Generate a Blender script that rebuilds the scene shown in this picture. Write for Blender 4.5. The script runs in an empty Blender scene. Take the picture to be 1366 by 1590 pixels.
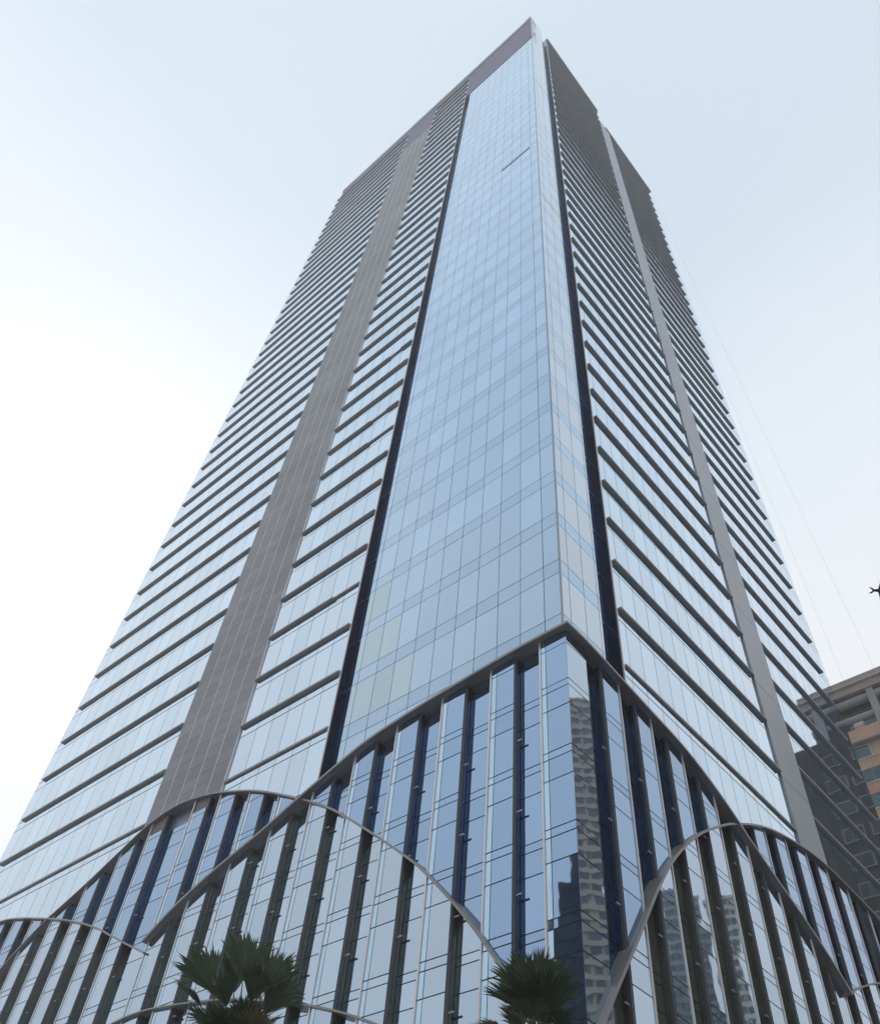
import bpy, math, random
import numpy as np
from mathutils import Vector, Matrix

# ------------------------------------------------------------------ scale and world frame
# one facade unit = one storey = 4.2 m; the tower's front corner stands at the world origin,
# its left face runs along -X (normal -Y), its right face along +Y (normal +X)
S = 4.2
CAM_U = (4.14944, -6.17755, -8.61073)
EYE = 1.6
def zw(z): return (z - CAM_U[2]) * S + EYE

scene = bpy.context.scene
col = scene.collection

# ------------------------------------------------------------------ camera
pitch, roll, yaw = math.radians(141.6596), math.radians(6.88727), math.radians(46.44931)
cam_data = bpy.data.cameras.new('camera')
cam = bpy.data.objects.new('camera', cam_data); col.objects.link(cam)
cam.matrix_world = (Matrix.Translation((CAM_U[0]*S, CAM_U[1]*S, EYE)) @ Matrix.Rotation(yaw, 4, 'Z')
                    @ Matrix.Rotation(pitch, 4, 'X') @ Matrix.Rotation(roll, 4, 'Z'))
cam_data.sensor_fit = 'HORIZONTAL'; cam_data.sensor_width = 36.0
cam_data.lens = 36.0 * 1330.78 / 1366.0
cam_data.clip_start = 0.1; cam_data.clip_end = 6000
scene.camera = cam

# ------------------------------------------------------------------ sky, sun, exposure
SUN_AZ, SUN_EL = 169.0, 44.0          # azimuth counter-clockwise from +X
world = bpy.data.worlds.new('World'); scene.world = world; world.use_nodes = True
wn = world.node_tree.nodes; wl = world.node_tree.links
wn.clear()
sky = wn.new('ShaderNodeTexSky'); sky.sky_type = 'NISHITA'; sky.sun_disc = False
sky.sun_elevation = math.radians(SUN_EL); sky.sun_rotation = math.radians(90 - SUN_AZ)
sky.altitude = 0; sky.air_density = 1.0; sky.dust_density = 2.0; sky.ozone_density = 1.0
bg = wn.new('ShaderNodeBackground'); bg.inputs['Strength'].default_value = 0.10
hs = wn.new('ShaderNodeHueSaturation'); hs.inputs['Saturation'].default_value = 0.75
wo = wn.new('ShaderNodeOutputWorld')
hz = wn.new('ShaderNodeMix'); hz.data_type = 'RGBA'; hz.blend_type = 'MIX'; hz.inputs[0].default_value = 0.87
tcw = wn.new('ShaderNodeTexCoord'); sx = wn.new('ShaderNodeSeparateXYZ'); wl.new(tcw.outputs['Generated'], sx.inputs[0])
cl = wn.new('ShaderNodeTexNoise'); cl.inputs['Scale'].default_value = 2.2; cl.inputs['Detail'].default_value = 4
wl.new(tcw.outputs['Generated'], cl.inputs['Vector'])
ma = wn.new('ShaderNodeMath'); ma.operation = 'MULTIPLY_ADD'; ma.inputs[1].default_value = 0.16; wl.new(cl.outputs['Fac'], ma.inputs[0]); wl.new(sx.outputs['Z'], ma.inputs[2])
vr = wn.new('ShaderNodeValToRGB'); wl.new(ma.outputs[0], vr.inputs[0])     # milky veil of a hazy day, whiter towards the horizon
for i_, (p_, c_) in enumerate(((0.0, (.98, .99, 1.0)), (0.76, (.93, .965, 1.0)), (0.91, (.81, .893, .965)), (1.0, (.69, .80, .905)))):
    el_ = vr.color_ramp.elements[i_] if i_ < 2 else vr.color_ramp.elements.new(p_)
    el_.position = p_; el_.color = (*c_, 1)
vs = wn.new('ShaderNodeVectorMath'); vs.operation = 'SCALE'; vs.inputs['Scale'].default_value = 11.3
wl.new(vr.outputs[0], vs.inputs[0]); wl.new(vs.outputs[0], hz.inputs[7])
wl.new(sky.outputs[0], hs.inputs['Color']); wl.new(hs.outputs[0], hz.inputs[6]); wl.new(hz.outputs[2], bg.inputs['Color']); wl.new(bg.outputs[0], wo.inputs['Surface'])

sd = bpy.data.lights.new('sun', 'SUN'); sd.energy = 2.5; sd.angle = math.radians(0.6); sd.color = (1.0, 0.95, 0.88)
sun = bpy.data.objects.new('sun', sd); col.objects.link(sun)
a, e = math.radians(SUN_AZ), math.radians(SUN_EL)
sdir = Vector((math.cos(a)*math.cos(e), math.sin(a)*math.cos(e), math.sin(e)))
sun.rotation_euler = sdir.to_track_quat('Z', 'Y').to_euler()
sun.location = sdir * 400

scene.view_settings.view_transform = 'Standard'; scene.view_settings.look = 'None'
scene.view_settings.gamma = 1.0; scene.view_settings.exposure = 0.06
scene.view_settings.use_curve_mapping = False

# ------------------------------------------------------------------ materials
def mat(name, color, rough=0.6, metal=0.0, noise=None, bump=None, island=0.0, spec=0.5, fresnel=None):
    """noise=(scale, amount) colour mottling, bump=(scale, strength, distance), island = per-piece value spread"""
    m = bpy.data.materials.new(name); m.use_nodes = True
    n, l = m.node_tree.nodes, m.node_tree.links
    b = n['Principled BSDF']
    b.inputs['Roughness'].default_value = rough; b.inputs['Metallic'].default_value = metal
    b.inputs['Specular IOR Level'].default_value = spec
    tc = n.new('ShaderNodeTexCoord')
    src = None
    if noise or island:
        rgb = n.new('ShaderNodeRGB'); rgb.outputs[0].default_value = (*color, 1)
        fac = None
        if noise:
            t = n.new('ShaderNodeTexNoise'); t.inputs['Scale'].default_value = noise[0]; t.inputs['Detail'].default_value = 5
            l.new(tc.outputs['Object'], t.inputs['Vector'])
            mr = n.new('ShaderNodeMapRange'); mr.inputs[1].default_value = 0.25; mr.inputs[2].default_value = 0.75
            mr.inputs[3].default_value = 1 - noise[1]; mr.inputs[4].default_value = 1 + noise[1]
            l.new(t.outputs['Fac'], mr.inputs[0]); fac = mr.outputs[0]
        if island:
            g = n.new('ShaderNodeNewGeometry')
            mr = n.new('ShaderNodeMapRange'); mr.inputs[3].default_value = 1 - island; mr.inputs[4].default_value = 1 + island
            oi = n.new('ShaderNodeObjectInfo')
            ad = n.new('ShaderNodeMath'); ad.operation = 'ADD'; l.new(g.outputs['Random Per Island'], ad.inputs[0]); l.new(oi.outputs['Random'], ad.inputs[1])
            fr = n.new('ShaderNodeMath'); fr.operation = 'FRACT'; l.new(ad.outputs[0], fr.inputs[0])
            l.new(fr.outputs[0], mr.inputs[0])
            if fac:
                mm = n.new('ShaderNodeMath'); mm.operation = 'MULTIPLY'; l.new(fac, mm.inputs[0]); l.new(mr.outputs[0], mm.inputs[1]); fac = mm.outputs[0]
            else: fac = mr.outputs[0]
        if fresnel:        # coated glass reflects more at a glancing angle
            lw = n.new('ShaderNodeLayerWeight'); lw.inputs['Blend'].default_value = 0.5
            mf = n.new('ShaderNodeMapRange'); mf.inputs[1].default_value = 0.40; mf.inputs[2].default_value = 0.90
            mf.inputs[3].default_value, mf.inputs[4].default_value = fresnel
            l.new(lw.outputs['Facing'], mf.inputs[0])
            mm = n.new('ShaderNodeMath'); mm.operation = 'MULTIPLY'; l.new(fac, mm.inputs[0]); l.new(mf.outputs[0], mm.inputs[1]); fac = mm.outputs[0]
        vm = n.new('ShaderNodeVectorMath'); vm.operation = 'SCALE'
        l.new(rgb.outputs[0], vm.inputs[0]); l.new(fac, vm.inputs['Scale']); l.new(vm.outputs[0], b.inputs['Base Color'])
    else:
        b.inputs['Base Color'].default_value = (*color, 1)
    if bump:
        t = n.new('ShaderNodeTexNoise'); t.inputs['Scale'].default_value = bump[0]; t.inputs['Detail'].default_value = 2
        l.new(tc.outputs['Object'], t.inputs['Vector'])
        bp = n.new('ShaderNodeBump'); bp.inputs['Strength'].default_value = bump[1]; bp.inputs['Distance'].default_value = bump[2]
        l.new(t.outputs['Fac'], bp.inputs['Height']); l.new(bp.outputs[0], b.inputs['Normal'])
    return m

M = dict(
    shaft=mat('shaft_glass', (0.42, 0.555, 0.70), 0.03, 1.0, noise=(0.05, 0.07), island=0.05, bump=(0.35, 0.05, 0.02), fresnel=(.80, 1.25)),  # noise mottles the tint in place of soft cloud-like reflections
    spandrel=mat('spandrel_glass', (0.385, 0.515, 0.655), 0.05, 1.0, noise=(0.05, 0.07), island=0.04, bump=(0.35, 0.05, 0.02), fresnel=(.80, 1.25)),  # same cloud-like reflections mottled into the tint
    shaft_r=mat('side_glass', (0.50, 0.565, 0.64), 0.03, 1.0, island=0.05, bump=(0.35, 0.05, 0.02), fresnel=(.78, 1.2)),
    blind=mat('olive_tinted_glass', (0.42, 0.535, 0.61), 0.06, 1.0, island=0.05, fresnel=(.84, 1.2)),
    wing=mat('wing_glass', (0.53, 0.645, 0.755), 0.03, 1.0, noise=(0.05, 0.05), island=0.05, bump=(0.35, 0.05, 0.02), fresnel=(.84, 1.2)),  # cloud-like reflections mottled into the tint here as well
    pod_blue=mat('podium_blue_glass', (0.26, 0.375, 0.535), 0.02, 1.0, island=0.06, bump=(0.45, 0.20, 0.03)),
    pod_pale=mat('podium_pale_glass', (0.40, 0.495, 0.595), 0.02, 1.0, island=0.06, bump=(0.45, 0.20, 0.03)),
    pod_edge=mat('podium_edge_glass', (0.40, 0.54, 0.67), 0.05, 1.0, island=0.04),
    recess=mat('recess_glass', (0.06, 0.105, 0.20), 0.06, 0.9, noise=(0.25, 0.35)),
    slot_sky_tint=mat('slot_glass_sky_tint', (0.030, 0.075, 0.15), 0.08, 0.9, noise=(0.6, 0.3)),  # blue of the mirrored sky put into the glass colour
    slot_no_sky_tint=mat('slot_glass_no_sky_tint', (0.085, 0.10, 0.085), 0.15, 0.5, noise=(0.6, 0.3)),  # olive of a reflection without sky, put into the glass colour
    backing=mat('mullion_metal', (0.22, 0.27, 0.33), 0.35, 0.5),
    ledge=mat('ledge_metal', (0.30, 0.29, 0.285), 0.55, 0.0, noise=(0.4, 0.12)),
    louver=mat('louver_metal', (0.37, 0.37, 0.46), 0.5, 0.0, noise=(0.3, 0.08)),
    fin=mat('fin_metal', (0.105, 0.105, 0.11), 0.5, 0.3, noise=(0.5, 0.12)),
    band=mat('arch_metal', (0.25, 0.238, 0.23), 0.4, 0.35, noise=(0.4, 0.12)),
    trim=mat('trim_metal', (0.62, 0.60, 0.60), 0.35, 0.6),
    column=mat('column_metal', (0.30, 0.315, 0.35), 0.4, 0.35, noise=(0.15, 0.07), island=0.03),
    stone=mat('grey_stone', (0.235, 0.243, 0.265), 0.55, 0.0, noise=(0.09, 0.2), island=0.11),
    joint=mat('stone_joint', (0.80, 0.79, 0.79), 0.6),
    core=mat('core_dark', (0.03, 0.03, 0.035), 0.8),
    roof=mat('roof_screed', (0.25, 0.25, 0.25), 0.8),
)

# ------------------------------------------------------------------ mesh helpers
def PL(u, z, off): return (-u*S, -off*S, zw(z))
def PR(u, z, off): return (off*S, u*S, zw(z))

def tag(o, label=None, cat=None, group=None, kind=None):
    if label: o['label'] = label
    if cat: o['category'] = cat
    if group: o['group'] = group
    if kind: o['kind'] = kind
    return o

def link(name, verts, faces, m, parent=None, mats=None, fm=None):
    me = bpy.data.meshes.new(name); me.from_pydata(verts, [], faces)
    for x in (mats or [m]): me.materials.append(x)
    if fm: me.polygons.foreach_set('material_index', fm)
    me.update()
    o = bpy.data.objects.new(name, me); col.objects.link(o)
    if parent: o.parent = parent
    return o

class MB:
    """collects closed shapes that end up as ONE mesh"""
    def __init__(s): s.v, s.f, s.m = [], [], []
    def add(s, v, f, m=0):
        k = len(s.v); s.v += v; s.f += [tuple(i+k for i in q) for q in f]; s.m += [m]*len(f); return s
    def prism(s, P, poly, off0, off1, m=0, tilt=None):
        n = len(poly)
        if tilt:
            uc = sum(p[0] for p in poly)/n; zc = sum(p[1] for p in poly)/n
            fr = [P(u, z, off1 + tilt[0]*(u-uc) + tilt[1]*(z-zc)) for u, z in poly]
        else: fr = [P(u, z, off1) for u, z in poly]
        v = fr + [P(u, z, off0) for u, z in poly]
        f = [tuple(range(n)), tuple(range(2*n-1, n-1, -1))] + [(i, n+i, n+(i+1) % n, (i+1) % n) for i in range(n)]
        return s.add(v, f, m)
    def box(s, x0, x1, y0, y1, z0, z1, m=0):
        v = [(x0,y0,z0),(x1,y0,z0),(x1,y1,z0),(x0,y1,z0),(x0,y0,z1),(x1,y0,z1),(x1,y1,z1),(x0,y1,z1)]
        return s.add(v, [(3,2,1,0),(4,5,6,7),(0,1,5,4),(1,2,6,5),(2,3,7,6),(3,0,4,7)], m)
    def tube(s, p, q, r, n=6, m=0, r2=None):
        p, q = Vector(p), Vector(q); d = (q-p).normalized()
        a = d.orthogonal().normalized(); b = d.cross(a); r2 = r if r2 is None else r2
        v = [tuple(p + (a*math.cos(t)+b*math.sin(t))*r) for t in [2*math.pi*i/n for i in range(n)]]
        v += [tuple(q + (a*math.cos(t)+b*math.sin(t))*r2) for t in [2*math.pi*i/n for i in range(n)]]
        f = [(i, (i+1) % n, n+(i+1) % n, n+i) for i in range(n)] + [tuple(range(n-1, -1, -1)), tuple(range(n, 2*n))]
        return s.add(v, f, m)
    def build(s, name, m, parent=None, mats=None, smooth=False):
        o = link(name, s.v, s.f, m, parent, mats, s.m if mats else None)
        if smooth:
            for p in o.data.polygons: p.use_smooth = True
        return o

def rect(u0, u1, z0, z1): return [(u0, z0), (u1, z0), (u1, z1), (u0, z1)]
def empty(name, loc=(0, 0, 0)):
    o = bpy.data.objects.new(name, None); col.objects.link(o); o.location = loc; o.empty_display_size = 1; return o

def curve(pts, n=24):
    """Catmull-Rom through (u, z) points; returns a function z(u) and the dense samples"""
    p = [np.array(q, float) for q in pts]; p = [2*p[0]-p[1]] + p + [2*p[-1]-p[-2]]
    out = []
    for i in range(1, len(p)-2):
        for k in range(n):
            t = k/n
            out.append(0.5*((2*p[i]) + (-p[i-1]+p[i+1])*t + (2*p[i-1]-5*p[i]+4*p[i+1]-p[i+2])*t*t + (-p[i-1]+3*p[i]-3*p[i+1]+p[i+2])*t**3))
    out.append(p[-2]); out = np.array(out); out = out[np.argsort(out[:, 0])]
    return (lambda u: float(np.interp(u, out[:, 0], out[:, 1], left=-99, right=-99))), out[::4] if len(out) > 80 else out

random.seed(7)
rt = lambda s: (random.gauss(0, s), random.gauss(0, s))

# pixel size of a point, used only to decide which alike pieces are kept as single objects
CI = cam.matrix_world.inverted()
def px_area(pts):
    q = []
    for p in pts:
        c = CI @ Vector(p)
        if c.z > -0.5: return 0
        q.append((683 + 1330.8*c.x/-c.z, 795 - 1330.8*c.y/-c.z))
    xs, ys = [a for a, b in q], [b for a, b in q]
    if max(xs) < 0 or min(xs) > 1366 or min(ys) > 1590 or max(ys) < 0: return 0
    return abs(sum(q[i][0]*q[(i+1) % len(q)][1] - q[(i+1) % len(q)][0]*q[i][1] for i in range(len(q))))/2

def emit(pieces, name, parent_of, limit=300, min_px=40):
    """pieces: (P, poly, off0, off1, material, parent, tilt); the largest become parts of their own, the rest one stuff part per parent and material"""
    areas = sorted([(px_area([p[0](u, z, p[3]) for u, z in p[1]]), i) for i, p in enumerate(pieces)], reverse=True)
    single = {i for k, (ar, i) in enumerate(areas) if k < limit and ar > min_px}
    rest = {}
    for i, (P, poly, o0, o1, m, par, tl) in enumerate(pieces):
        if i in single:
            MB().prism(P, poly, o0, o1, 0, tl).build(name, m, par)
        else:
            rest.setdefault(par, []).append(pieces[i])
    for par, ps in rest.items():
        ms = []; mb = MB()
        for (P, poly, o0, o1, m, _, tl) in ps:
            if m not in ms: ms.append(m)
            mb.prism(P, poly, o0, o1, ms.index(m), tl)
        o = mb.build(name + '_field', None, par, mats=ms); o['kind'] = 'stuff'

# ------------------------------------------------------------------ ground
GZ = 0.0
g = MB(); g.add([(-700,-700,0),(700,-700,0),(700,700,0),(-700,700,0)], [(0,1,2,3)])
tag(g.build('ground', mat('ground_paving', (0.23, 0.255, 0.295), 0.8, noise=(0.05, 0.2))), kind='structure')
g = MB(); g.add([(14,-600,.004),(30,-600,.004),(30,600,.004),(14,600,.004)], [(0,1,2,3)])
tag(g.build('road', mat('asphalt', (0.05, 0.05, 0.052), 0.85, noise=(0.8, 0.2))), kind='structure')
g = MB(); g.add([(-600,-46,.008),(600,-46,.008),(600,-32,.008),(-600,-32,.008)], [(0,1,2,3)])
tag(g.build('road', bpy.data.materials['asphalt']), kind='structure')

# ------------------------------------------------------------------ arches of the podium (u, z on the plane 0.2 in front of the facade)
CL = [(-.2,-1.49),(.55,-1.505),(1.36,-1.56),(2.14,-1.63),(2.96,-1.75),(3.5,-1.91),(4.23,-2.17),(4.87,-2.42),(5.75,-2.71),(6.44,-3.0),(7.0,-3.34)]
A2 = [(-.15,-6.35),(.25,-5.75),(.62,-5.27),(.95,-4.84),(1.29,-4.44),(1.79,-3.92),(2.14,-3.62),(2.78,-3.11),(3.5,-2.58),(4.25,-2.15),(5.13,-1.71),(5.75,-1.47),(6.51,-1.24),(7.28,-1.12),(8.0,-1.2),(8.68,-1.48),(9.48,-1.83),(10.32,-2.15),(10.79,-2.4),(11.26,-2.72),(12.2,-3.5)]
A3 = [(6.83,-3.54),(7.18,-3.38),(7.82,-3.08),(8.52,-2.75),(9.39,-2.42),(10.29,-2.14),(11.44,-1.82),(12.2,-1.67),(13.2,-1.62),(14.35,-1.72)]
LOW = [(1.4,-5.75),(2.0,-5.42),(2.5,-5.2),(3.06,-5.0),(3.6,-4.84),(4.6,-4.6),(5.62,-4.44),(6.39,-4.36),(7.04,-4.38),(8.2,-4.55),(9.6,-4.95)]
CR = [(-.2,-1.49),(.15,-1.495),(.54,-1.53),(.93,-1.575),(1.5,-1.64),(2.25,-1.73),(2.87,-1.9),(3.4,-2.12),(3.74,-2.3),(4.36,-2.58),(5.05,-2.88),(5.64,-3.2),(5.9,-3.38)]
R2 = [(-.2,-6.0),(.14,-5.51),(.43,-5.11),(.78,-4.62),(1.15,-4.1),(1.59,-3.57),(2.24,-2.98),(2.94,-2.5),(3.38,-2.25),(4.06,-1.92),(4.84,-1.65),(6.05,-1.41),(7.19,-1.40),(8.12,-1.47),(9.2,-1.75),(10.5,-2.3),(11.85,-3.1)]
R3 = [(5.65,-3.48),(6.3,-3.15),(7.12,-2.79),(8.2,-2.45),(9.5,-2.3),(11.0,-2.5),(11.85,-2.7)]
def lift(pts, D, lat, o1, o0=.2):
    # the same outline carried from the plane 0.2 in front of the facade to the plane o1
    k = (D-o1)/(D-o0)
    return [((u+lat)*k-lat, (z-CAM_U[2])*k+CAM_U[2]) for u, z in pts]
A2 = lift(A2, 6.17755, 4.14944, .15); A3 = lift(A3, 6.17755, 4.14944, .15); LOW = lift(LOW, 6.17755, 4.14944, .15)
R2 = lift(R2, 4.14944, 6.17755, .16); R3 = lift(R3, 4.14944, 6.17755, .15)
fCL, dCL = curve(CL); fA2, dA2 = curve(A2); fA3, dA3 = curve(A3); fLOW, dLOW = curve(LOW)
fCR, dCR = curve(CR); fR2, dR2 = curve(R2); fR3, dR3 = curve(R3)
envL = lambda u: max(fCL(max(u, -.2)), fA2(u), fA3(u))
envR = lambda u: max(fCR(max(u, -.2)), fR2(u), fR3(u))
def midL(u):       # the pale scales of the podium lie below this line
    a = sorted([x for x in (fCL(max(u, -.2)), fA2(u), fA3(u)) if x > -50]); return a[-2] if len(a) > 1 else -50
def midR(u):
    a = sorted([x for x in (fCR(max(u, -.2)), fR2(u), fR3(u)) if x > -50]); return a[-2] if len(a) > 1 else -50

TOP = 43.0
UL, UR = 14.35, 11.85
tower = empty('office_tower')
tag(tower, 'tall glass office tower with corner shaft, shade ledges and arched podium', 'skyscraper')

# dark core that closes the building behind every gap
c = MB(); c.box(-(UL-.03)*S, -.32*S, .32*S, (UR-.03)*S, 0.0, zw(TOP-1.2))
c.build('core', M['core'], tower)
c = MB(); c.box(-(UL-.05)*S, -.34*S, .34*S, (UR-.05)*S, zw(TOP-1.19), zw(TOP-1.0)); c.build('roof', M['roof'], tower)

def cut(u0, u1, zlo, zhi, n=4):
    """polygon between two height functions; None when empty"""
    us = [u0+(u1-u0)*i/n for i in range(n+1)]
    lo = [zlo(u) for u in us]; hi = [zhi(u) for u in us]
    if max(h-l for h, l in zip(hi, lo)) < 0.012: return None
    if max(lo) - min(lo) < 1e-6 and max(hi) - min(hi) < 1e-6: return rect(u0, u1, lo[0], hi[0])
    keep = [(u, l, max(h, l+.002)) for u, l, h in zip(us, lo, hi)]
    # drop ends where nothing is left
    while len(keep) > 2 and keep[0][2]-keep[0][1] < .003 and keep[1][2]-keep[1][1] < .003: keep.pop(0)
    while len(keep) > 2 and keep[-1][2]-keep[-1][1] < .003 and keep[-2][2]-keep[-2][1] < .003: keep.pop()
    return [(u, l) for u, l, h in keep] + [(u, h) for u, l, h in reversed(keep)]

def backing(name, P, u0, u1, env, ztop, off0, off1, m, n=14):
    us = [u0+(u1-u0)*i/n for i in range(n+1)]
    poly = [(u, env(u)) for u in us] + [(u1, ztop), (u0, ztop)]
    return MB().prism(P, poly, off0, off1).build(name, m, tower)

GAP = .009
FL = range(-3, 44)

# ------------------------------------------------------------------ glass shaft on the corner
shL = backing('corner_shaft', PL, .02, 3.78, envL, 37.5, -.4, -.012, M['backing'])
shR = backing('corner_shaft', PR, 0.012, .92, envR, TOP+.9, -.4, -.012, M['backing'])
pieces = []
gl = [0.0, .26] + [.26+.3775*i for i in range(1, 9)] + [3.42, 3.78]
gl = [0.0] + [.26+.3775*i for i in range(0, 10)] ; gl[-1] = 3.66; gl.append(3.78)
gr = [0.0, .19, .53, .86, .92]
def shaft_rows(P, grid, env, ztop, ga, sp, right=False):
    par = shR if right else shL
    for k in FL:
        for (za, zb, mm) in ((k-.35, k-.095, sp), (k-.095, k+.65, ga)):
            for i in range(len(grid)-1):
                u0, u1 = grid[i]+GAP*.5, grid[i+1]-GAP*.5
                if i == 0: u0 = 0.0
                if za > ztop or zb < env((u0+u1)/2)-.5: continue
                poly = cut(u0, u1, lambda u: max(za+GAP*.5, env(u)), lambda u: min(zb-GAP*.5, ztop))
                if not poly: continue
                m = mm
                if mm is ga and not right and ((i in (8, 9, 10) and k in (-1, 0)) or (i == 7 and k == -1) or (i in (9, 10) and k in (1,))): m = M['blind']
                if right and k in (15, 29) and zb == k-.095: m = M['trim']
                pieces.append((P, poly, -.03, 0.0, m, par, rt(.0012)))
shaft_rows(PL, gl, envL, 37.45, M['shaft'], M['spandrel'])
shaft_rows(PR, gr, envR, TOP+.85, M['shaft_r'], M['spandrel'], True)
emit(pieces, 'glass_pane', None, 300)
MB().prism(PL, rect(.3, 1.4, 19.6, 19.72), 0, .012).build('drip_rail', M['backing'], tower)
MB().prism(PL, rect(-.012, .012, envL(0), 37.45), -.012, .006).build('corner_trim', M['backing'], tower)

# recesses either side of the shaft
for P, u0, u1, env, zt in ((PL, 3.782, 4.078, envL, 37.9), (PR, .922, 1.30, envR, TOP)):
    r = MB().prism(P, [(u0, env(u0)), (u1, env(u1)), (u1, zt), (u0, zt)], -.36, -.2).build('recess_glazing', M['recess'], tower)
    for j in range(0, 44):
        MB().prism(P, rect(u0+.005, u1-.005, j-.16, j-.1), -.2, -.19).build('recess_transom', M['backing'], r)
    MB().prism(P, [(u1+.002, env(u1)), (u1+.03, env(u1)), (u1+.03, zt), (u1+.002, zt)], .0, .02).build('edge_trim', M['trim'], tower)
    MB().prism(P, [(u1-.004, env(u1)), (u1+.03, env(u1)), (u1+.03, zt), (u1-.004, zt)], -.2, -.004).build('recess_side_glass', M['recess'], tower)

# ------------------------------------------------------------------ wings with shade ledges
def wing(P, u0, u1, env, ztop, off, grid, m, lu0, lu1, kmax, jogs=(), pr=.056):
    b = backing('facade_wing', P, u0, u1, env, ztop, -.4 if off == 0 else -.45, off-.012, M['backing'], 20)
    for k in FL:
        for (za, zb) in ((k*1.011+.09-.2, k*1.011+.09-.015), (k*1.011+.09, k*1.011+.09+.80)):
            for i in range(len(grid)-1):
                a, c_ = grid[i]+GAP*.5, grid[i+1]-GAP*.5
                if za > ztop or zb < env((a+c_)/2)-.6: continue
                poly = cut(a, c_, lambda u: max(za+GAP*.4, env(u)), lambda u: min(zb-GAP*.4, ztop))
                if poly: wpieces.append((P, poly, off-.03, off, m, b, rt(.0010)))
    for k in range(-1, kmax+1):
        z0 = k*1.011+.09 if k >= 0 else -1+.04
        z1 = z0+.024
        if k == -1: segs = [(lu0, lu1, pr*.55)]
        else:
            segs = [(lu0, lu1, pr)]
            for (jk, ua, ub) in jogs:
                if jk == k: segs = [s for s in ((lu0, ua, pr), (ua, ub, pr*.62), (ub, lu1, pr)) if s[1]-s[0] > .02]
        if z0 < env(lu0) and z0 < env(lu1): continue
        mb = MB()
        for (a, c_, p) in segs: mb.prism(P, rect(a, c_, z0-.012, z1), off-.01, off+p)
        mb.build('shade_ledge', M['ledge'], b)
    return b
wpieces = []
g2 = [4.11] + [4.48+.38*i for i in range(6)] + [6.456]; g2[-2] = 6.38; g2 = g2[:-2]+[6.456]
w2 = wing(PL, 4.11, 6.456, envL, 41.5, 0, g2, M['wing'], 4.115, 6.45, 41, jogs=((2, 4.115, 4.75), (7, 4.115, 4.9), (8, 4.5, 5.0), (11, 4.5, 4.9)))
g1 = [8.5] + [8.5+.45*i for i in range(1, 13)] + [14.35]
g1 = [8.5+(UL-8.5)*i/13 for i in range(14)]
w1 = wing(PL, 8.5, UL, envL, 41.5, 0, g1, M['wing'], 8.5, 14.12, 41)
gR = [1.335] + [1.52+.355*i for i in range(0, 13)]; gR[-1] = 5.98
w3 = wing(PR, 1.335, 5.98, envR, TOP-.1, 0, gR, M['wing'], 1.38, 5.97, 42)
gB = [6.99+(UR-6.99)*i/13 for i in range(14)]
w4 = wing(PR, 6.99, UR, envR, TOP-.1, -.18, gB, M['wing'], 7.0, 11.42, 42)
emit(wpieces, 'wing_pane', None, 300)
# edge returns of the far ends
MB().box(-(UL+.003)*S, -(UL-.029)*S, .002*S, UR*S, 0, zw(TOP-.6)).build('end_wall', M['wing'], tower)
MB().box(-UL*S+.02, -.2*S, (UR-.028)*S, (UR+.003)*S, 0, zw(TOP-.6)).build('end_wall', M['wing'], tower)

# ------------------------------------------------------------------ stone strip
st = backing('stone_strip', PL, 6.46, 8.496, envL, 38.1, -.4, .0295, M['joint'])
sp = []
cols = [6.46+(8.496-6.46)*i/5 for i in range(6)]
z = -1.75
while z < 38.1:
    for i in range(5):
        poly = cut(cols[i]+.013, cols[i+1]-.013, lambda u: max(z+.003, envL(u)), lambda u: min(z+.247, 38.1))
        if poly: sp.append((PL, poly, .028, .034, M['stone'], st, rt(.001)))
    z += .25
emit(sp, 'stone_panel', None, 300, 20)

# ------------------------------------------------------------------ metal column on the right face
cb = backing('metal_column', PR, 5.995, 6.92, envR, 41.3, -.45, .02, M['column'])
z = -2.0
while z < 41.2:
    z1 = min(z+2.0, 41.28)
    poly = cut(5.985, 6.93, lambda u: max(z+.006, envR(u)), lambda u: z1-.006)
    if poly: MB().prism(PR, poly, -.2, .03).build('column_panel', M['column'], cb)
    z += 2.0

# ------------------------------------------------------------------ crown: louvres on the left face, copings
for (ua, ub, zb) in ((0.0, 4.105, 37.55), (4.11, 6.455, 41.55), (6.46, 8.496, 38.15), (8.5, 13.95, 41.55)):
    cr = MB().prism(PL, rect(ua, ub, zb, TOP-.45), -.4, .0).build('crown_screen', M['louver'], tower)
    z = zb+.05
    while z < TOP-.5:
        MB().prism(PL, rect(ua-.01 if ua == 0 else ua, ub, z, z+.05), .0, .032).build('louver', M['louver'], cr); z += .46
MB().prism(PL, rect(-.01, 13.95, TOP-.45, TOP-.25), -.4, .06).build('coping', M['louver'], tower)
MB().prism(PL, rect(-.01, 13.95, TOP-.25, TOP-.17), -.4, .045).build('coping_strip', M['trim'], tower)
MB().prism(PL, rect(-.01, 13.95, TOP-.17, TOP), -.4, .07).build('coping', M['louver'], tower)
MB().prism(PR, rect(1.33, 5.99, TOP, TOP+.2), -.4, .09).build('coping', M['ledge'], tower)
MB().prism(PR, rect(6.99, 11.6, TOP, TOP+.2), -.55, -.06).build('coping', M['ledge'], tower)
MB().prism(PL, rect(-.03, -.012, 37.5, TOP), -.03, .06).build('louver_end_post', M['backing'], tower)

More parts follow.
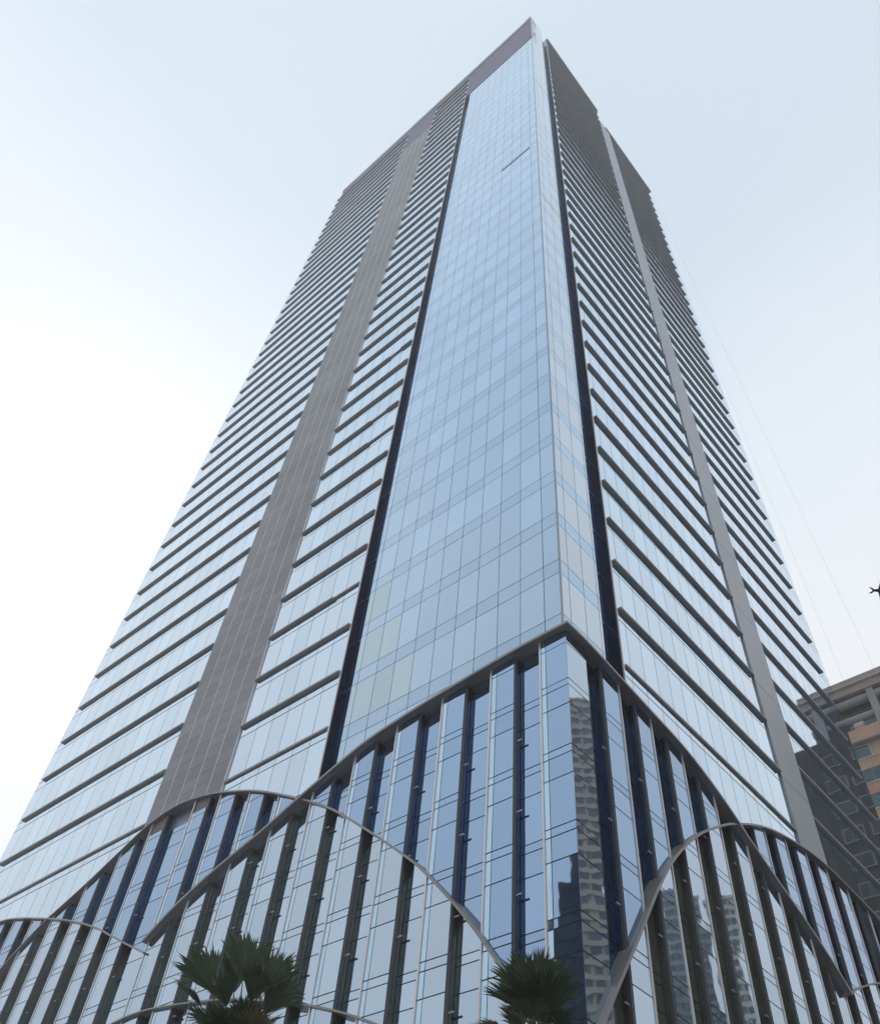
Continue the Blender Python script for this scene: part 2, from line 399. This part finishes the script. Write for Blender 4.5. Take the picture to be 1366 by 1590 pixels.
# ------------------------------------------------------------------ podium: projecting bays, recessed panes, arches
BF, BB = .10, .002
rows = []
for j in range(-1, 7):
    b = -2.24 - .87*j
    rows += [(b-.09, b), (b-.34, b-.09), (b-.87, b-.34)]
ppieces = []
def bay(P, u0, u1, env, mid, left):
    body_top = lambda u: env(u)-.012
    n = 4; us = [u0+(u1-u0)*i/n for i in range(n+1)]
    poly = [(u0, -8.6), (u1, -8.6)] + [(u, body_top(u)) for u in reversed(us)]
    b = MB().prism(P, poly, BB-.12, BF-.012).build('podium_bay', M['fin'], tower)
    e0, e1 = u0+.018, u1-.018
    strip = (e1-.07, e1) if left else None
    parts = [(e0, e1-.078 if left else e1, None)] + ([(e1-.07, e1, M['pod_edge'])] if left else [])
    for (za, zb) in rows:
        for (a, c_, mm) in parts:
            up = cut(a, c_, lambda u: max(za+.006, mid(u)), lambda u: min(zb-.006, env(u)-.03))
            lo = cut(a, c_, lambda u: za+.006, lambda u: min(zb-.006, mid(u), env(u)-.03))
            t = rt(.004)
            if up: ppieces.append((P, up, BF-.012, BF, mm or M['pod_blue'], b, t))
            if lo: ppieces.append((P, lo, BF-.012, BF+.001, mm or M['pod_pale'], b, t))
    # light edge rail along the side away from the camera
    ue = u1
    MB().prism(P, [(ue-.018, -8.6), (ue+.002, -8.6), (ue+.002, body_top(ue)), (ue-.018, body_top(ue))], BF-.03, BF+.012).build('edge_rail', M['trim'], b)
    # glazed slot in the return that faces the camera
    s0 = u0-.004
    for (lo_, hi_, m) in ((max(mid(u0), -8.5), env(u0)-.02, M['slot_sky_tint']), (-8.5, min(mid(u0), env(u0)-.02), M['slot_no_sky_tint'])):
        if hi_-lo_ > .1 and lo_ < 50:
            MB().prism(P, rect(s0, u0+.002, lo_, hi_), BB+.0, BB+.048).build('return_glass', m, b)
    # brackets across the recess
    for j in range(0, 5):
        zb = -2.75-.87*j
        if zb < env(u0)-.1:
            MB().prism(P, rect(u0-.07, u0-.001, zb-.008, zb+.008), BB+.052, BB+.066).build('bracket', M['column'], b)
    return b
bl = [(.64,1.01),(1.40,1.785),(2.16,2.55),(2.91,3.28),(3.65,4.02),(4.40,4.77),(5.13,5.51),(5.88,6.28),(6.59,6.97),(7.70,8.085),(8.42,8.79),(9.19,9.56),(9.95,10.32),(10.7,11.07),(11.45,11.82),(12.2,12.57),(12.95,13.32),(13.7,14.3)]
br = [(.61,.97),(1.33,1.66),(2.02,2.36)] + [(2.72+.70*i, 3.07+.70*i) for i in range(13)]
for u0, u1 in bl: bay(PL, u0, u1, envL, midL, True)
for u0, u1 in br: bay(PR, u0, u1, envR, midR, False)
# corner bay: an L-shaped box
cbm = MB()
ztop = -1.52
x1, y0 = (BF-.012)*S, -(BF-.012)*S
v = [(-.27*S, y0), (x1, y0), (x1, .30*S), (BB*S-.5, .30*S), (BB*S-.5, -BB*S+.5), (-.27*S, -BB*S+.5)]
nv = len(v)
cbm.add([(a, b, zw(-8.6)) for a, b in v]+[(a, b, zw(ztop)) for a, b in v], [tuple(range(nv-1, -1, -1)), tuple(range(nv, 2*nv))]+[(i, (i+1) % nv, nv+(i+1) % nv, nv+i) for i in range(nv)])
cbo = cbm.build('podium_corner_bay', M['fin'], tower)
for (za, zb) in rows:
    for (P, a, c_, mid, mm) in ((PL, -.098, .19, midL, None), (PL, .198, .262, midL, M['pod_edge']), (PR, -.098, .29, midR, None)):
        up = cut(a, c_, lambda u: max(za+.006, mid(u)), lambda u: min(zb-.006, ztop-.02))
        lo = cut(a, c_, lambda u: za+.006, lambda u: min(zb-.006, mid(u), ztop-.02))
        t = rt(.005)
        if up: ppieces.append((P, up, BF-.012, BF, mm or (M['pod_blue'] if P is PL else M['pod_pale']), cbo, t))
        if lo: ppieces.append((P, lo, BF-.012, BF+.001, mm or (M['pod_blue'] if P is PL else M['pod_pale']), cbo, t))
MB().prism(PL, rect(.262, .282, -8.6, ztop), BF-.03, BF+.012).build('edge_rail', M['trim'], cbo)
emit(ppieces, 'podium_pane', None, 300)
# recessed panes between the bays
rp = []
rwL = MB().prism(PL, [(.2, -8.6), (UL, -8.6)] + [(u, envL(u)-.02) for u in np.linspace(UL, .2, 60)], -.34, BB-.02).build('recess_wall', M['backing'], tower)
rwR = MB().prism(PR, [(.2, -8.6), (UR, -8.6)] + [(u, envR(u)-.02) for u in np.linspace(UR, .2, 60)], -.34, BB-.02).build('recess_wall', M['backing'], tower)
def recess_panes(P, edges, env, mid, par):
    for (a, c_) in edges:
        for (za, zb) in rows:
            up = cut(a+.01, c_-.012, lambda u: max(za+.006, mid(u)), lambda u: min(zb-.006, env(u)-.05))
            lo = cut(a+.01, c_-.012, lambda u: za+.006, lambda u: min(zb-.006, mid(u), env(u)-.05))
            if up: rp.append((P, up, BB-.02, BB, M['pod_blue'] if P is PL else M['slot_sky_tint'], par, rt(.002)))
            if lo: rp.append((P, lo, BB-.02, BB+.001, M['pod_pale'] if P is PL else M['slot_no_sky_tint'], par, rt(.002)))
eL = [(.28, .64)] + [(bl[i][1], bl[i+1][0]) for i in range(len(bl)-1)]
eR = [(.30, .61)] + [(br[i][1], br[i+1][0]) for i in range(len(br)-1)]
recess_panes(PL, eL, envL, midL, rwL); recess_panes(PR, eR, envR, midR, rwR)
emit(rp, 'recess_pane', None, 250)

def arch(P, dense, mitre=False, o0=-.14, o1=.2, t=.028):
    d = [tuple(x) for x in dense]
    pts = []
    for i, (u, z_) in enumerate(d):
        a, b = d[max(i-1, 0)], d[min(i+1, len(d)-1)]
        tx, tz = b[0]-a[0], b[1]-a[1]; L = math.hypot(tx, tz) or 1
        pts.append((u, z_, -tz/L, tx/L))
    v, f = [], []
    for (u, z_, nx, nz) in pts:
        for (o, s) in ((o0, -1), (o1, -1), (o1, 1), (o0, 1)):
            uu = u+nx*t*s
            if mitre and u < .45:
                k = min(1, max(0, (u+.2)/.65)); uu = (-o)*(1-k)+.45*k
            v.append(P(uu, z_ + (nz*t*s if s < 0 else nz*t*.2), o))
    n = len(pts)
    for i in range(n-1):
        for j in range(4):
            f.append((4*i+j, 4*i+(j+1) % 4, 4*(i+1)+(j+1) % 4, 4*(i+1)+j))
    f += [(3, 2, 1, 0), tuple(4*(n-1)+j for j in range(4))]
    return link('arch_band', v, f, M['band'], tower)
arch(PL, dCL, True, o1=.19); arch(PL, dA2, o1=.15, t=.017); arch(PL, dA3, o1=.15, t=.017); arch(PL, dLOW, o1=.15, t=.015)
arch(PR, dCR, True, o1=.19); arch(PR, dR2, o1=.16, t=.019); arch(PR, dR3, o1=.15, t=.015)

# ------------------------------------------------------------------ neighbouring building beyond the right face
def fp(x, y, z): return (x*S, y*S, zw(z))
NM = dict(
    orange=mat('terracotta_tile', (0.55, 0.345, 0.245), 0.6, noise=(0.35, 0.12), island=0.05),
    pink=mat('pink_render', (0.58, 0.42, 0.34), 0.7, noise=(0.5, 0.1)),
    cornice=mat('cream_cornice', (0.55, 0.48, 0.42), 0.6),
    slab=mat('brown_slab', (0.40, 0.32, 0.28), 0.7, noise=(0.3, 0.15)),
    glass=mat('green_window_glass', (0.12, 0.175, 0.17), 0.08, 0.8, island=0.2),
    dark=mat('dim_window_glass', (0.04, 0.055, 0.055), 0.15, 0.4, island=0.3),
    frame=mat('window_frame', (0.55, 0.53, 0.50), 0.5),
    grey=mat('grey_concrete', (0.34, 0.33, 0.33), 0.7, noise=(0.4, 0.12)),
)
NY, NX0, NX1, NZ = 18.0, -9.0, 3.15, 9.05
nb = empty('apartment_building', (-3*S, NY*S, 0))
tag(nb, 'orange tiled apartment block with colonnaded top storey at the right', 'building')
def under(o, par):
    o.parent = par; o.matrix_parent_inverse = par.matrix_world.inverted(); return o
bpy.context.view_layer.update()
def nbox(x0, x1, y0, y1, z0, z1, name, m, par=None):
    o = MB().box(x0*S, x1*S, y0*S, y1*S, zw(z0), zw(z1)).build(name, m)
    o.parent = par or nb
    o.matrix_parent_inverse = nb.matrix_world.inverted() if par is None else Matrix.Identity(4)
    return o
nbox(NX0, NX1, NY, NY+6, -8.99, NZ, 'wall', NM['pink'])
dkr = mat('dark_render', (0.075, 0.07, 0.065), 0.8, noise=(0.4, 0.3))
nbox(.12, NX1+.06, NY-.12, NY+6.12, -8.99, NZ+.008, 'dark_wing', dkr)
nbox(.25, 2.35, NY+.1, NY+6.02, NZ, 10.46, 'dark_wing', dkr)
nbox(NX0-.1, 0.1, NY-.16, NY+6.1, NZ-.42, NZ+.004, 'tile_band', NM['orange'])
nbox(NX0-.1, 0.1, NY-.20, NY+6.1, NZ-.47, NZ-.425, 'cornice', NM['slab'])
FH = .82
for fl in range(0, 16):
    zt = NZ-.55-FH*fl                       # window head
    if zt < -4: break
    for j in range(14):
        x0 = NX0+.45+j*.86
        if x0 > NX1-.6: continue
        wide = .62 if fl else .46
        dy = .12 if x0 > .1 else 0
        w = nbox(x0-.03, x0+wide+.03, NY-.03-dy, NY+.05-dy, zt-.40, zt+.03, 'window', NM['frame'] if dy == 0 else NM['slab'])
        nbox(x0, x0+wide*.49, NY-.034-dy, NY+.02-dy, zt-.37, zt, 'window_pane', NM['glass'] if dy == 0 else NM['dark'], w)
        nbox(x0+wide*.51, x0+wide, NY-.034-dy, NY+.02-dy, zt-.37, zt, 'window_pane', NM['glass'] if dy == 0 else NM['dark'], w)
    nbox(NX0-.02, .1, NY-.07, NY+6.02, zt-.80, zt-.46, 'tile_band', NM['orange'])
    nbox(NX0-.02, .1, NY-.09, NY+6.02, zt-.46, zt-.43, 'cornice', NM['cornice'])
# set-back top storey with columns under a deep roof slab
TX1 = 2.5
nbox(NX0, TX1-.3, NY+.55, NY+5.5, NZ, 10.5, 'top_storey', NM['slab'])
nbox(NX0-.2, TX1, NY-.05, NY+6, 10.45, 10.72, 'roof_slab', NM['slab'])
nbox(NX0-.25, TX1+.05, NY-.14, NY+6.05, 10.72, 10.765, 'roof_edge', NM['cornice'])
nbox(NX0-.2, TX1, NY-.10, NY+6, 10.765, 10.97, 'roof_parapet', NM['slab'])
for j in range(9):
    xc = TX1-.45-j*1.32
    nbox(xc-.11, xc+.11, NY+.0, NY+.22, NZ+.004, 10.46, 'column', NM['grey'])
    w = nbox(xc-1.1, xc-.22, NY+.5, NY+.56, 9.5, 10.1, 'window', NM['frame'])
    nbox(xc-1.06, xc-.26, NY+.49, NY+.52, 9.54, 10.06, 'window_pane', NM['glass'], w)
for zz, rr in ((10.26, .15), (9.62, .13)):
    o = MB().tube(fp(NX0, NY+.18, zz), fp(TX1-.1, NY+.18, zz), rr*S, 14).build('round_beam', NM['grey'], smooth=False)
    o.parent = nb; o.matrix_parent_inverse = nb.matrix_world.inverted()
o = MB().tube(fp(-1.42, NY+.16, 9.30), fp(-1.12, NY+.16, 9.30), .15*S, 12).build('vent_pipe', NM['cornice'])
o.parent = nb; o.matrix_parent_inverse = nb.matrix_world.inverted()

# ------------------------------------------------------------------ buildings across the streets, seen as reflections in the podium glass
def polar(az, dist, z=0):  # metres from the tower corner
    return Vector((dist*math.cos(math.radians(az)), dist*math.sin(math.radians(az)), z))
def block(name, label, az0, az1, dist, h, depth, fh, m_wall, m_band, m_glass, n_win, roofbox=None):
    p0, p1 = polar(az0, dist), polar(az1, dist)
    ex = (p1-p0); W = ex.length; ex.normalize(); ey = Vector((-ex.y, ex.x, 0))
    if ey.dot((p0+p1)/2) < 0: ey = -ey
    root = empty(name); root.matrix_world = Matrix(((ex.x, ey.x, 0, p0.x), (ex.y, ey.y, 0, p0.y), (0, 0, 1, 0), (0, 0, 0, 1)))
    tag(root, label, 'building')
    def bx(nm, m, x0, x1, y0, y1, z0, z1, par=None):
        return MB().box(x0, x1, y0, y1, z0, z1).build(nm, m, par or root)
    bx('wall', m_wall, 0, W, 0, depth, 0, h)
    z_ = h-fh*.5
    while z_ > 6:
        bx('floor_band', m_band, -.25, W+.25, -.3, depth+.25, z_-fh*.28, z_+fh*.12)
        for i in range(n_win):
            a = W*(i+.12)/n_win; c_ = W*(i+.88)/n_win
            bx('window', m_glass, a, c_, -.06, .02, z_-fh*.85, z_-fh*.30)
        z_ -= fh
    bx('parapet', m_band, -.4, W+.4, -.4, depth+.4, h, h+1.0)
    for (x0, x1, hh) in (roofbox or []): bx('roof_plant', m_wall, x0*W, x1*W, depth*.2, depth*.7, h+1.0, h+hh)
    return root
beige = mat('beige_stone', (0.30, 0.255, 0.21), 0.7, noise=(0.2, 0.12))
cream = mat('cream_render', (0.52, 0.47, 0.40), 0.7, noise=(0.2, 0.1))
dkw = mat('dark_cladding', (0.035, 0.045, 0.06), 0.35, 0.2, noise=(0.2, 0.2))
dkg = mat('dark_window_glass', (0.05, 0.07, 0.09), 0.08, 0.6, island=0.3)
grw = mat('grey_render', (0.24, 0.25, 0.26), 0.7, noise=(0.2, 0.15))
block('beige_office_block', 'beige stone office block with long floor bands, mirrored in the corner podium glass', 58.7, 45.0, 180, 176, 30, 3.4, beige, beige, mat('grey_ribbon_glass', (0.07, 0.08, 0.10), 0.15, 0.4, island=0.4), 11, [(.02, .3, 6)])
block('grey_residential_tower', 'grey residential tower with dark window rows, mirrored in the right podium bays', 61.6, 65.0, 250, 150, 18, 3.2, grw, grw, dkg, 7, [(.3, .6, 5)])
block('cream_residential_tower', 'cream slab tower mirrored beside the grey residential tower in the podium bays', 65.6, 67.2, 246, 146, 16, 3.2, cream, cream, dkg, 3)
block('dark_glass_tower', 'dark clad tower with a rooftop mast, mirrored in the left corner podium glass', -126.0, -112.0, 90, 66, 22, 3.6, dkw, dkw, dkg, 8, [(.05, .12, 9), (.3, .8, 4)])

# ------------------------------------------------------------------ fan palms on the forecourt
PM = dict(
    leaf=mat('palm_leaf', (0.024, 0.046, 0.013), 0.5, noise=(1.2, 0.35), island=0.35),
    dry=mat('palm_dry_leaf', (0.16, 0.11, 0.06), 0.7, noise=(1.0, 0.3), island=0.3),
    stem=mat('palm_petiole', (0.11, 0.12, 0.045), 0.5),
    bark=mat('palm_bark', (0.17, 0.135, 0.10), 0.9, noise=(3.0, 0.3), bump=(6, 0.6, 0.05)),
)
def frond(root, d, side, Lp, Lf, rnd, dry=False, spread=100):
    """costapalmate fan: petiole, then pleated blades radiating from its end"""
    d = d.normalized(); side = (side - d*side.dot(d)).normalized(); nrm = d.cross(side)
    st_ = MB(); base = Vector((0, 0, 0)); mid_ = d*(Lp*.55) + Vector((0, 0, .04)); hub = d*Lp - Vector((0, 0, .05*Lp))
    st_.tube(base, mid_, .030, 5, r2=.024); st_.tube(mid_, hub, .024, 5, r2=.014)
    fr_ = st_.build('petiole', PM['stem'], root)
    mb = MB(); n = rnd.randint(30, 36)
    for i in range(n):
        t = -1+2*(i+.5)/n; ang = t*math.radians(spread)*rnd.uniform(.94, 1.05)
        L = Lf*(.62+.38*math.cos(ang*.85))*rnd.uniform(.80, 1.08)
        ax = (d*math.cos(ang)+side*math.sin(ang)).normalized()
        wv = (side*math.cos(ang)-d*math.sin(ang)).normalized()
        w = .030*Lf*rnd.uniform(.9, 1.15)
        pts = []
        droop = rnd.uniform(.06, .30)
        for s_, ww in ((0.03, .35), (.35, 1.0), (.62, .95), (.84, .5), (1.0, .05)):
            sag = Vector((0, 0, -droop*L*max(0, s_-.45)**2*2.2))
            c_ = hub + ax*(L*s_) + nrm*(.10*L*s_*(1-abs(t))*.6) + sag
            pts.append((c_-wv*w*ww, c_+nrm*w*.55*ww, c_+wv*w*ww))
        v = [tuple(q) for p in pts for q in p]; f = []
        for k in range(4):
            for j in range(2): f.append((3*k+j, 3*k+j+1, 3*k+j+4, 3*k+j+3))
        mb.add(v, f)
    mb.build('fan_leaf', PM['dry'] if dry else PM['leaf'], fr_)

def palm(az, dist, hub_h, label, seed, fronds, nfill, Lf, fspread=58):
    rnd = random.Random(seed)
    cx, cy = CAM_U[0]*S + dist*math.cos(math.radians(az)), CAM_U[1]*S + dist*math.sin(math.radians(az))
    root = empty('fan_palm', (cx, cy, 0)); tag(root, label, 'palm', 'fan palms in front of the podium')
    right = Vector((math.sin(math.radians(az)), -math.cos(math.radians(az)), 0)); away = Vector((math.cos(math.radians(az)), math.sin(math.radians(az)), 0))
    tk = MB(); zz = 0.0
    while zz < hub_h-.05:
        r0 = .24-.07*zz/hub_h; tk.tube((0, 0, zz), (0, 0, min(zz+.16, hub_h)), r0*1.05, 12, r2=r0*.95); zz += .16
    t_ = tk.build('trunk', PM['bark'], root)
    crown = empty('crown', (0, 0, hub_h)); crown.parent = root
    UP = Vector((0, 0, 1))
    for (b, upv, aw, sroll, Lp, lf) in fronds:
        d = right*b + UP*upv + away*aw
        frond(crown, d, right*math.cos(sroll)+away*math.sin(sroll), Lp, lf, rnd, spread=fspread)
    for i in range(nfill):
        ph = i*2.399+rnd.uniform(-.3, .3); el = math.radians(rnd.uniform(8, 70)) if i % 3 else math.radians(rnd.uniform(-50, -5))
        d = (right*math.cos(ph)+away*math.sin(ph))*math.cos(el)+UP*math.sin(el)
        s_ = d.cross(UP)
        frond(crown, d, s_, rnd.uniform(.3, .9), Lf*rnd.uniform(.8, 1.15), rnd, dry=(el < -.45 or i % 9 == 4), spread=72)
palm(144.7, 24.0, 9.5, 'taller fan palm with loose upright fans, in front of the left podium bays', 3,
     [(-.10, 1.0, -.1, .1, 1.65, 1.45), (-.22, 1.0, .1, .8, 1.5, 1.2), (.30, 1.0, -.1, -.2, 1.6, 1.25), (.52, .9, .1, .6, 1.5, 1.15), (-.62, .85, -.2, .2, 1.55, 1.25), (-.78, .75, .1, .9, 1.4, 1.1),
      (.10, .8, -.5, 0, 1.2, 1.0), (-.35, .7, -.5, .3, 1.1, .9), (.42, .7, -.4, -.3, 1.1, .95)], 46, .78, 36)
palm(126.6, 20.0, 8.95, 'bushy round fan palm in front of the podium corner', 11,
     [(-.05, 1.0, -.3, .1, .95, 1.1), (.20, 1.0, -.2, -.3, .95, 1.0), (-.30, .98, -.3, .2, .95, 1.05), (0, .75, -.7, 0, .7, 1.0), (.32, .85, -.1, .3, .85, .9), (-.46, .85, 0, .3, .85, .95),
      (.1, .9, .3, .8, .95, 1.0), (-.2, .95, .3, -.7, .95, 1.0), (.2, .6, -.6, .2, .7, .85), (-.3, .6, -.6, -.2, .7, .85)], 30, .58, 44)

# ------------------------------------------------------------------ maintenance ropes and a passing bird
rope_m = mat('rope', (0.45, 0.45, 0.46), 0.8)
for (a_, b_, lab) in (((-.02, 11.2, 43.2), (-.25, 18.45, 10.98), 'thin pale rope slanting from the tower roof, the right one of two'),
                      ((-.35, 11.85, 43.2), (-1.25, 18.2, 10.98), 'thin pale rope slanting from the tower roof, the one closest to the tower')):
    tag(MB().tube(fp(*a_), fp(*b_), .012, 5).build('rope', rope_m), lab, 'rope', 'ropes from the tower roof to the orange block')

bd = CAM_U
def dirv(az, el): return Vector((math.cos(math.radians(az))*math.cos(math.radians(el)), math.sin(math.radians(az))*math.cos(math.radians(el)), math.sin(math.radians(el))))
bp_ = Vector((CAM_U[0]*S, CAM_U[1]*S, EYE)) + dirv(97.5, 42.8)*32
bird = empty('bird', bp_); tag(bird, 'dark bird with forked tail flying at the right edge of the sky', 'bird')
bm_ = mat('dark_plumage', (0.03, 0.03, 0.035), 0.7)
cr_ = cam.matrix_world.to_3x3(); rx, uy = cr_ @ Vector((1, 0, 0)), cr_ @ Vector((0, 1, 0)); fz = cr_ @ Vector((0, 0, 1))
def bpnt(a, b, c=0): return tuple(rx*a + uy*b + fz*c)
body = MB(); ring = []
for (x, r) in ((-.24, .020), (-.15, .045), (-.02, .055), (.10, .045), (.16, .028), (.20, .034), (.235, .02), (.27, .004)):
    ring.append([bpnt(x, r*math.cos(t), r*math.sin(t)) for t in [2*math.pi*i/8 for i in range(8)]])
v = [p for r in ring for p in r]; f = []
for k in range(len(ring)-1):
    for i in range(8): f.append((8*k+i, 8*k+(i+1) % 8, 8*k+8+(i+1) % 8, 8*k+8+i))
body.add(v, f).build('body', bm_, bird, smooth=True)
for s_ in (1, -1):
    MB().add([bpnt(-.14, 0, .006), bpnt(-.26, .10*s_, 0), bpnt(-.37, .10*s_, 0), bpnt(-.24, .025*s_, 0), bpnt(-.14, 0, -.006), bpnt(-.26, .099*s_, -.012), bpnt(-.37, .099*s_, -.008), bpnt(-.24, .024*s_, -.012)],
             [(0,1,2,3),(7,6,5,4),(0,4,5,1),(1,5,6,2),(2,6,7,3),(3,7,4,0)]).build('tail_feather', bm_, bird)
    MB().add([bpnt(.08, .02*s_, .02), bpnt(.14, .25*s_, .10), bpnt(.02, .52*s_, .06), bpnt(-.02, .26*s_, .08), bpnt(-.06, .02*s_, .02), bpnt(.08, .02*s_, 0), bpnt(.14, .25*s_, .085), bpnt(.02, .52*s_, .05), bpnt(-.02, .26*s_, .065), bpnt(-.06, .02*s_, 0)],
             [(0,1,2,3,4),(9,8,7,6,5),(0,5,6,1),(1,6,7,2),(2,7,8,3),(3,8,9,4),(4,9,5,0)]).build('wing', bm_, bird)

# ------------------------------------------------------------------ the hazy air
hm = bpy.data.materials.new('hazy_air'); hm.use_nodes = True
hn, hl = hm.node_tree.nodes, hm.node_tree.links
hn.clear(); ho = hn.new('ShaderNodeOutputMaterial'); pv = hn.new('ShaderNodeVolumePrincipled')
pv.inputs['Color'].default_value = (0.92, 0.94, 0.97, 1); pv.inputs['Density'].default_value = 0.0009; pv.inputs['Anisotropy'].default_value = 0.2
hl.new(pv.outputs[0], ho.inputs['Volume'])
hb = MB().box(-760, 760, -760, 760, -1.0, 240.0).build('haze', hm); hb['kind'] = 'stuff'
